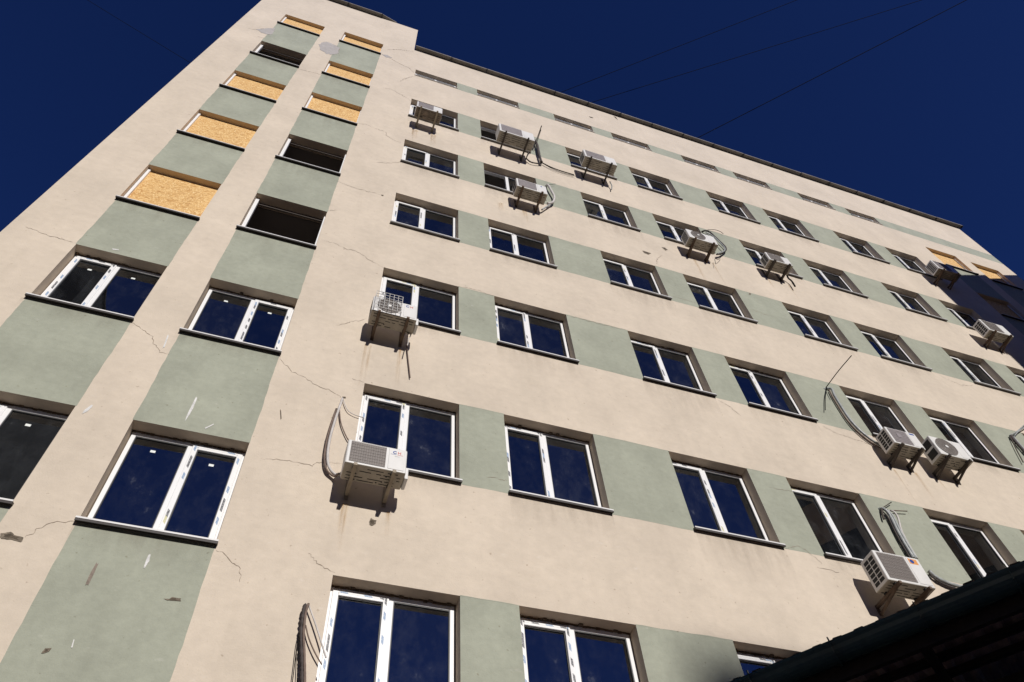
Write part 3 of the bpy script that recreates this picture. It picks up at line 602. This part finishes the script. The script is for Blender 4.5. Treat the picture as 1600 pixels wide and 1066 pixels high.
# ------------------------------------------------------------------ air conditioners
def rot_box(): pass
def aircon(label, x0, x1, z0, h, yf, dep=0.275, base='acbase', brk='br_dark', strut=True, grille='mesh', gk='grille', side='slots', cover=False, tilt=0.0, thick=0.040):
    w_ = x1 - x0
    A = empty('air_conditioner', (x0, -yf, z0), label, 'air conditioner', 'outdoor air conditioning units hung on the facade')
    A.rotation_euler = (0, tilt, 0)
    c = MB(); c.box(0, w_, 0, dep, 0, h)
    cs = c.build('casing', ['ac', base], A, bevel=0.018, bseg=3)
    for p in cs.data.polygons:
        if p.normal.z < -.6: p.material_index = 1
    gx0, gx1, gz0, gz1 = w_ * .06, w_ * .645, h * .09, h * .93
    if grille == 'mesh':
        g_ = MB(); g_.box(gx0, gx1, -.004, .004, gz0, gz1); gg = g_.build('fan_grille', gk, A, bevel=0.0035, bseg=1)
        wr = MB(); n = max(6, int((gx1 - gx0) / .026))
        for i in range(n + 1):
            x = gx0 + (gx1 - gx0) * i / n; wr.box(x - .0012, x + .0012, -.0075, -.0045, gz0, gz1)
        for i in range(8):
            z = gz0 + (gz1 - gz0) * i / 7; wr.box(gx0, gx1, -.0095, -.0076, z - .0015, z + .0015)
        wr.build('grille_wires', 'wire', gg)
    else:
        cx, cz, R_ = (gx0 + gx1) / 2 + .01, h * .51, min(h * .43, w_ * .30)
        g_ = MB(); n = 36; g_.v = [(cx, -.006, cz)] + [(cx + R_ * math.cos(a), -.006, cz + R_ * math.sin(a)) for a in [2 * math.pi * i / n for i in range(n)]]
        g_.v += [(v[0], .002, v[2]) for v in g_.v[1:]]
        for i in range(n): j = (i + 1) % n; g_.f += [(0, 1 + j, 1 + i), (1 + i, 1 + j, 1 + n + j, 1 + n + i)]; g_.m += [0, 0]
        gg = g_.build('fan_grille', gk, A)
        wr = MB()
        for i in range(24):
            a = 2 * math.pi * i / 24; wr.bar((cx + .03 * math.cos(a), -.012, cz + .03 * math.sin(a)), (cx + R_ * math.cos(a), -.009, cz + R_ * math.sin(a)), .0028, .0028, (0, 1, 0))
        for rr in (.35, .5, .65, .8, 1.0):
            wr.tube([(cx + rr * R_ * math.cos(2 * math.pi * i / 28), -.010, cz + rr * R_ * math.sin(2 * math.pi * i / 28)) for i in range(29)], .0016 if rr < 1 else .004, 5, 0, 1)
        wr.build('grille_wires', 'wire', gg)
        hb = MB(); n = 16; hb.v = [(cx + .032 * math.cos(2 * math.pi * i / n), yy, cz + .032 * math.sin(2 * math.pi * i / n)) for yy in (-.02, -.008) for i in range(n)]
        hb.f = [tuple(reversed(range(n)))] + [(i, (i + 1) % n, n + (i + 1) % n, n + i) for i in range(n)]; hb.m = [0] * (n + 1); hb.build('hub', 'ac', gg)
    pn = MB(); pn.box(w_ * .69, w_ * .955, -.005, .006, h * .07, h * .94); pn.build('service_panel', 'ac', A, bevel=0.004, bseg=1)
    # stamped slots in the base pan
    sl = MB(); rnd = random.Random(int(x0 * 100) + int(z0 * 10))
    for r in range(5):
        y = dep * (.16 + .17 * r); x = w_ * .07
        while x < w_ * .90:
            ln = rnd.uniform(.05, .20) * w_ / .7
            if rnd.random() < .8: sl.box(x, min(x + ln, w_ * .94), y, y + .010, -.0025, .006)
            x += ln + rnd.uniform(.02, .07)
    for i in range(3): x = w_ * rnd.uniform(.15, .85); y = dep * rnd.uniform(.2, .8); sl.box(x, x + .016, y, y + .016, -.003, .006)
    sl.build('base_slots', 'dark', A)
    if side == 'slots':
        sd_ = MB()
        for r in range(2):
            for i in range(6):
                za = h * (.10 + .135 * i); ya = dep * (.16 + .36 * r); sd_.box(-.0025, .006, ya, ya + dep * .30, za, za + h * .105)
        sd_.build('side_grille', 'dark', A)
    elif side == 'two':
        sd_ = MB(); sd_.box(-.0025, .006, dep * .18, dep * .82, h * .12, h * .45); sd_.box(-.0025, .006, dep * .18, dep * .82, h * .56, h * .90); sd_.build('side_grille', 'dark', A)
    elif side == 'bars':
        sd_ = MB()
        for i in range(7): sd_.box(-.0025, .006, dep * .2, dep * .85, h * (.12 + .115 * i), h * (.19 + .115 * i))
        sd_.build('side_grille', 'dark', A)
    if cover:
        cv = MB(); cv.box(w_ + .001, w_ + .042, dep * .25, dep * .92, -h * .02, h * .42); cv.build('valve_cover', 'ac', A, bevel=.010)
    else:
        for zz in (h * .16, h * .30):
            vv = MB(); vv.tube([(w_ - .004, dep * .6, zz), (w_ + .03, dep * .62, zz)], .012, 8, 0, 1); vv.build('valve', 'br_dark', A)
    for k, fx in enumerate((.17, .80)):
        bx = w_ * fx; b_ = MB(); t = thick
        b_.box(bx - t / 2, bx + t / 2, -.045, yf - .002, -.022 - t, -.022)
        b_.box(bx - t / 2 - .004, bx + t / 2 + .004, yf - .014, yf - .002, -.17 if strut else -.11, -.022 + (0 if strut else .30))
        if strut: b_.bar((bx, yf - .02, -.155), (bx, .04, -.05), t * .75, t * .75, (1, 0, 0))
        b_.build('bracket', brk, A)
        for yy in (.04, dep - .04):
            ft = MB(); ft.box(bx - .025, bx + .025, yy - .02, yy + .02, -.022, .001); ft.build('foot', 'dark', A)
    return A
def P3(key, dy=0.0): y, pts = TUBES[key]; return [(a, y + dy, b) for a, b in pts]
def hose(A, key, r, mk, name='hose', pts=None, wob=0.05, ends=True):
    P = [Vector(p) for p in (pts or P3(key))]
    m_ = MB(); loc = A.location if A is not None else Vector()
    m_.tube([p - loc for p in P], r, 8, 0, 6, wob); return m_.build(name, mk, A, smooth=True)
a1 = aircon('white unit with red and blue letters, beige brackets and looping white pipe, under a window', -.118, .575, 7.92, .385, .47, brk='br_beige', strut=False, cover=True, side=None)
textmesh('C', .062, 'blue', a1, (.693 * .785, -.0065, .385 * .73), bold=.002); textmesh('H', .060, 'red', a1, (.693 * .865, -.0065, .385 * .73))
m_ = MB(); m_.box(.693 * .72, .693 * .82, -.0065, -.0055, .385 * .69, .385 * .70); m_.build('logo_line', 'blue', a1)
m_ = MB(); m_.box(.693 * .83, .693 * .93, -.0065, -.0055, .385 * .69, .385 * .70); m_.build('logo_line', 'red', a1)
m_ = MB(); m_.box(.693 * .79, .693 * .87, -.0065, -.0055, .385 * .615, .385 * .63); m_.build('logo_line', 'grey', a1)
p = P3('t_r5c1_a'); q = [(-.250, .01, 9.585)] + [(x, y, z) for x, y, z in p[1:]] + [(-.10, -.15, 8.07)]
hose(a1, None, .017, 'h_white', pts=q); hose(a1, None, .012, 'h_brown', pts=[(x - .032, y + .015, z - .01) for x, y, z in q[1:]])
hose(a1, 't_r5c1_b', .008, 'h_brown'); hose(a1, 't_r5c1_c', .006, 'h_white', 'cable')
a2 = aircon('unit with a square wire guard over its fan and rusty runs on the wall below', -.117, .560, 11.15, .40, .46, brk='br_brown', strut=False, cover=True, side='bars', grille='fan')
textmesh('C', .075, 'blue', a2, (.677 * .77, -.0065, .40 * .73), bold=.002); textmesh('H', .070, 'red', a2, (.677 * .86, -.0065, .40 * .73))
gd = MB(); gx0, gx1, gz0, gz1 = .03, .43, .03, .47
for i in range(7): x = gx0 + (gx1 - gx0) * i / 6; gd.bar((x, -.055, gz0), (x, -.055, gz1), .007, .007, (0, 1, 0))
for i in range(7): z = gz0 + (gz1 - gz0) * i / 6; gd.bar((gx0, -.055, z), (gx1, -.055, z), .007, .007, (0, 1, 0))
for x, z in ((gx0, gz0), (gx1, gz0)): gd.bar((x, -.055, z), (x, .01, z), .005, .005)
gd.bar((gx0, -.055, gz1 - .03), (gx0, .18, .395), .005, .005); gd.bar((gx1, -.055, gz1 - .03), (gx1, .18, .395), .005, .005)
for i in range(5): x = gx0 + .10 + i * .05; gd.bar((x, .06, .40), (x, .06, .47), .004, .004, (0, 1, 0))
gd.build('wire_guard', 'guard', a2)
hose(a2, 'r4c1_rod', .008, 'h_brown', 'drain_pipe', wob=0); hose(a2, 'r4c1_loop', .008, 'h_white', wob=0)
a3 = aircon('grimy unit with a rusted base pan covering half of a window below the attic slits', .11, .78, 21.0, .42, .52, base='acdirty', brk='br_beige', strut=False, gk='grille_lilac', side=None, dep=.28, thick=.045)
a4 = aircon('large unit with thin rods and a dark hose beside an open upper window', 2.29, 3.26, 20.87, .57, .60, brk='br_dark', strut=False, gk='grille_lilac', side=None, dep=.31)
hose(a4, None, .012, 'br_dark', 'rod', [(3.50, -.02, 21.95), (3.54, -.30, 22.15), (3.58, -.62, 22.35)], 0); hose(a4, None, .009, 'br_dark', 'rod', [(3.53, -.02, 21.9), (3.57, -.55, 22.2)], 0)
hose(a4, 'r1c2_h', .035, 'h_dark', wob=.2); hose(a4, 'r1c2_h2', .018, 'h_dark', wob=.1); hose(a4, 'r1c2_leg', .014, 'h_dark')
hose(a4, 'r1c2_c', .014, 'cable', 'cable', wob=0); hose(a4, None, .007, 'cable', 'cable', [(x + .05, y, z - .06 - .05 * math.sin(i)) for i, (x, y, z) in enumerate(P3('r1c2_c'))], 0)
a5 = aircon('large unit joined by a slack black cable to the one with rods', 4.71, 5.65, 21.03, .51, .58, brk='br_dark', strut=False, gk='grille_lilac', side='bars', dep=.31)
hose(a5, None, .016, 'h_grey', 'drain_pipe', [(5.60, -.12, 20.95), (5.63, -.10, 20.75), (5.60, -.06, 20.55)])
a6 = aircon('unit with a bent white pipe looping at its right side, below an open window', 2.59, 3.33, 17.72, .46, .47, brk='br_brown', strut=False, gk='grille_lilac', side='two', dep=.28, thick=.045)
m_ = MB(); m_.box(.74 * .80, .74 * .85, -.0065, -.0055, .33, .37); m_.build('emblem', 'blue', a6)
hose(a6, None, .030, 'h_white', pts=[(3.63, .01, 19.50)] + P3('r2c2_h'), wob=.1); hose(a6, 'r2c2_h2', .020, 'h_grey'); hose(a6, 'r2c2_w', .005, 'cable', 'cable', wob=0)
a7 = aircon('unit with a tangle of curled dark hoses beside it and long faint runs below', 6.96, 7.74, 17.75, .45, .46, brk='br_brown', strut=True, grille='fan', side='bars', dep=.28)
hose(a7, None, .022, 'h_dark', pts=[(8.06, .01, 19.60)] + P3('r2c4_h'), wob=.1); hose(a7, 'r2c4_h2', .018, 'h_grey', wob=.1); hose(a7, 'r2c4_w', .007, 'cable', 'cable', wob=0); hose(a7, 'r2c4_w2', .006, 'cable', 'cable', wob=0)
a8 = aircon('small unit with a slotted side and a short black hose sticking out below', 9.22, 9.89, 17.88, .41, .44, brk='br_dark', strut=False, side='slots', thick=.05)
hose(a8, None, .022, 'cable', pts=[(9.86, -.20, 18.02), (9.91, -.14, 17.95)] + P3('r2c5_h'), wob=.1)
a9 = aircon('unit hanging at the edge of the shadow beside the boarded windows', 16.36, 17.20, 21.13, .54, .50, base='acdirty', brk='br_brown', strut=True, gk='grille_lilac', side='bars', dep=.29)
hose(a9, None, .005, 'wire', 'cable', [(16.80, -.3, 21.66), (16.9, -.32, 22.0), (17.05, -.34, 22.25)], 0)
a10 = aircon('unit half in the shadow of the neighbouring block', 15.66, 16.46, 17.46, .54, .46, brk='br_brown', strut=True, side='slots')
a11 = aircon('unit with a slotted side fed by a long silver pipe, one of a close pair', 9.06, 9.715, 11.09, .43, .42, brk='br_dark', strut=True, gk='grille_lilac', side='slots', dep=.29)
m_ = MB(); m_.box(.655 * .76, .655 * .92, -.0065, -.0055, .35, .385); m_.build('emblem', 'blue', a11)
m_ = MB(); m_.box(.655 * .25, .655 * .40, -.0105, -.0098, .18, .29); m_.build('emblem', 'grille_lilac', a11)
p = P3('r4c5_h'); hose(a11, None, .024, 'h_grey', pts=[(8.79, .01, 13.04)] + p[1:], wob=.08); hose(a11, None, .016, 'h_brown', pts=[(x - .05, y + .02, z - .03) for x, y, z in p[1:]], wob=.08)
hose(a11, None, .009, 'br_dark', 'rod', [(8.82, .0, 13.05), (8.83, -.45, 13.04), (8.86, -.86, 13.02)], 0); hose(a11, 'r4c5_w', .008, 'cable', 'cable', wob=0)
a12 = aircon('unit with a round fan guard and pale hub, the other of a close pair', 10.01, 10.71, 11.06, .49, .44, brk='br_dark', strut=True, grille='fan', side='two', dep=.29)
a13 = aircon('unit with an orange label and open barred side, above the dark gutter', 6.965, 7.72, 7.71, .50, .50, brk='br_brown', strut=True, side='slots', dep=.29)
m_ = MB(); m_.box(.755 * .73, .755 * .92, -.0062, -.0052, .37, .46); m_.build('label_plate', 'orange', a13)
m_ = MB(); m_.tube([(.755 * .80, -.0066, .415), (.755 * .80, -.0060, .415)], .034, 16, 0, 1); m_.build('emblem', 'blue', a13)
hose(a13, None, .024, 'h_grey', pts=[(8.26, .01, 9.73)] + P3('r5c4_h'), wob=.1); hose(a13, None, .018, 'h_grey', pts=[(x + .04, y - .01, z - .01) for x, y, z in P3('r5c4_h')], wob=.08); hose(a13, None, .016, 'h_white', pts=[(8.43, .01, 9.73)] + P3('r5c4_h2'), wob=.08)
hose(a13, None, .012, 'h_dark', pts=[(x - .04, y + .02, z - .03) for x, y, z in P3('r5c4_h')], wob=.15)
hose(a13, 'r5c4_r1', .008, 'br_dark', 'rod', wob=0); hose(a13, 'r5c4_r2', .009, 'h_brown', 'rod', wob=0); hose(a13, 'r5c4_k', .016, 'br_dark', 'hook', wob=.2)
hose(a13, 'r5c4_big', .026, 'h_grey', wob=.12); hose(a13, None, .016, 'h_dark', pts=[(x, y + .02, z - .04) for x, y, z in P3('r5c4_big')], wob=.3)
# loose pipe bundles on the wall
b1 = empty('pipe_bundle', (-.21, 0, 5.4), 'dark wrapped bundle of pipes and wires coming out of the wall beside a window', 'pipes')
def on(A, key, r, mk, name, wob=0.1, first=None):
    P = P3(key)
    if first: P[0] = first
    m_ = MB(); m_.tube([Vector(p) - A.location for p in P], r, 8, 0, 8, wob); m_.build(name, mk, A, smooth=True)
on(b1, 'b_trunk', .017, 'h_dark', 'wrapped_pipe', .35, (-.212, .01, 6.385))
P = P3('b_trunk'); m_ = MB(); m_.tube([Vector((x + .022, y - .012, z)) - b1.location for x, y, z in P], .012, 8, 0, 8, .1); m_.build('wrapped_pipe', 'h_brown', b1, smooth=True)
on(b1, 'b_white', .008, 'h_white', 'pipe', 0); on(b1, 'b_brown', .007, 'h_brown', 'pipe', 0)
for k in ('b_w1', 'b_w2', 'b_w3'): on(b1, k, .004, 'cable', 'wire', 0)
b2 = empty('pipe_stub', (13.26, 0, 12.0), 'stub of cut pipes with splayed wires on a green panel by the last window', 'pipes')
on(b2, 's_w1', .012, 'h_grey', 'wire', 0); on(b2, 's_w2', .012, 'h_grey', 'wire', 0); on(b2, 's_b', .030, 'h_dark', 'wrapped_pipe', .25); on(b2, 's_r', .012, 'br_dark', 'wire', 0)
P = P3('s_b'); m_ = MB(); m_.tube([Vector((x + .07, y, z)) - b2.location for x, y, z in P], .018, 8, 0, 8, .1); m_.build('wrapped_pipe', 'h_grey', b2, smooth=True)

# ------------------------------------------------------------------ overhead wires
def wire_(a, b, r, lab, sag=.25):
    a = Vector(a); b = Vector(b); m_ = MB(); P = []
    for i in range(13): t = i / 12; P.append(a.lerp(b, t) - Vector((0, 0, sag * 4 * t * (1 - t) - sag * .0)))
    m_.tube(P, r, 6, 0, 2); o = m_.build('overhead_wire', 'cable'); tag(o, lab, 'wire', None)
wire_((5.18, .41, 30.3), (15.31, -6.75, 33.0), .010, 'thin overhead wire leaving the roof edge nearest the raised tower', .02)
wire_((6.13, .59, 30.3), (20.94, -8.71, 33.0), .010, 'thin overhead wire crossing the sky between two other wires', .02)
wire_((10.79, .65, 30.3), (21.86, -9.34, 33.0), .015, 'thicker dark overhead wire leaving the middle of the long roof edge', .02)
wire_((-7.0, 3.4, 30.17), (-12.95, 2.75, 33.0), .008, 'faint overhead wire passing behind the blank corner of the tower', .02)

# ------------------------------------------------------------------ annex with tiled-sheet eave and gutter in the foreground
G0 = Vector((1.9904, -3.2465, 3.9)); G1 = Vector((2.8974, -4.4465, 3.9)); gd_ = (G1 - G0).normalized(); inw = Vector((-gd_.y, gd_.x, 0))
if inw.x < 0: inw = -inw
AN = empty('annex_building', (0, 0, 0), 'low annex with dark green gutter and ribbed sheet eave seen from below', 'building')
AN.matrix_world = Matrix(((gd_.x, inw.x, 0, G0.x), (gd_.y, inw.y, 0, G0.y), (0, 0, 1, 3.9), (0, 0, 0, 1)))
S0, S1 = -2.6, 4.2; SL = 0.24
gt_ = MB(); prof = []
for i in range(13): a = math.pi + math.pi * i / 12; prof.append((.075 * math.cos(a) + .0, .075 * math.sin(a) - .02))
prof = [(-.083, -.012), (-.083, -.026)] + prof[1:]; inn = [(p[0] * .93, p[1] * .93 + .002) for p in prof]
n = len(prof)
for X in (S0, S1):
    for (y, z) in prof + inn[::-1]: gt_.v.append((X, y, z))
m2 = 2 * n
for i in range(m2): j = (i + 1) % m2; gt_.f.append((i, j, m2 + j, m2 + i)); gt_.m.append(0)
gu = gt_.build('gutter', 'gutter', AN, smooth=False)
x = S0 + .35
while x < S1:
    k = MB(); P = [(x, -.088, .004)] + [(x, .082 * math.cos(a), .082 * math.sin(a) - .02) for a in [math.pi + math.pi * i / 10 for i in range(1, 11)]] + [(x, .10, .0)]
    for i in range(len(P) - 1): k.bar(P[i], P[i + 1], .022, .006, (1, 0, 0))
    k.build('gutter_bracket', 'gutter', AN); x += .46
fa = MB(); fa.box(S0, S1, .085, .110, -.13, .004); fa.build('fascia', 'wood', AN)
RD_ = 3.6
sh = MB(); pitch = .118; x = S0; pts = []
while x < S1: pts += [(x, 0), (x + .032, 0), (x + .052, .022), (x + .098, .022)]; x += pitch
for t in (0, 1):
    for (a, b) in pts:
        yy = .03 if t == 0 else RD_; sh.v.append((a, yy, .040 + (yy - .03) * SL + b * random.uniform(.75, 1.1)))
n = len(pts)
for i in range(n - 1): sh.f.append((i, i + 1, n + i + 1, n + i)); sh.m.append(0)
sh.build('roof_sheet', 'sheet', AN)
for yy in (.20, .55, .90, 1.3):
    bt = MB(); z = .038 + (yy - .03) * SL; bt.box(S0, S1, yy, yy + .055, z - .035, z - .002); bt.build('batten', 'wood', AN)
for xx in (-1.6, -.35, .9, 1.62, 2.5, 3.5):
    rf_ = MB(); rf_.bar((xx, .11, -.055 + .11 * SL), (xx, 3.4, -.055 + 3.4 * SL), .055, .07); rf_.build('rafter', 'wood', AN)
aw = MB(); aw.box(S0 + .1, S1, 1.55, 3.4, -3.9, .30); aw.build('wall', 'wood', AN)

# ------------------------------------------------------------------ the blocks round the yard (outside the frame: they shade it)
def block(label, corner, ux, L1, L2, H, wall, nx, nz, cat='building'):
    ux = Vector(ux).normalized(); vx = Vector((-ux.y, ux.x, 0))
    K = empty('neighbour_block', (0, 0, 0), label, cat)
    K.matrix_world = Matrix(((ux.x, vx.x, 0, corner[0]), (ux.y, vx.y, 0, corner[1]), (0, 0, 1, 0), (0, 0, 0, 1)))
    b_ = MB(); b_.box(0, L1, 0, L2, 0, H); b_.build('wall', wall, K)
    r_ = MB(); r_.box(-.06, L1 + .06, -.06, L2 + .06, H + .003, H + .09); r_.build('roof', 'nb_roof', K)
    first = None
    for face in (0, 1):
        for i in range(nx):
            for j in range(nz):
                xx = (L1 if face == 0 else L2) * (i + .5) / nx; zz = 1.6 + (H - 2.5) * j / max(1, nz)
                if first is None:
                    f = MB(); f.box(-.65, .65, -.03, .05, 0, 1.45); first = f.build('window', 'nb_glass', K); o = first
                else: o = first.copy(); COL.objects.link(o); o.parent = K
                if face == 0: o.location = (xx, -.002 if True else 0, zz)
                else: o.location = (-.002, xx, zz); o.rotation_euler = (0, 0, -math.pi / 2)
                if face == 0: o.rotation_euler = (0, 0, 0)
    return K
block('unseen low brick block added opposite the tower, kept low to sun the yard', (-7.5, -57, 0), (1, 0, 0), 10.1, 12, 8.0, 'nb_wall', 4, 2)  # added out of view; kept low so sunlit ground brightens the eave
block('unseen long brick block added across the yard to shade the annex and low sky', (2.8, -57, 0), (1, 0, 0), 50, 12, 4.4 + .41 * 45, 'nb_wall', 14, 6)  # added out of view; height set to shade the annex and block horizon glow
block('distant tall panel block beyond the yard', (13.7, -105, 0), (1, 0, 0), 26, 25, 6.45 + .41 * 80, 'nb_pale', 8, 11)
block('angled block standing off the far end of the facade', (17.75, -10, 0), (.83, -.56, 0), 30, 9, 25.65, 'nb_wall', 9, 7)
block('tall block standing off the tower end of the facade', (-21.1, -60, 0), (1, 0, 0), 12.5, 51, 26, 'nb_pale', 5, 7)
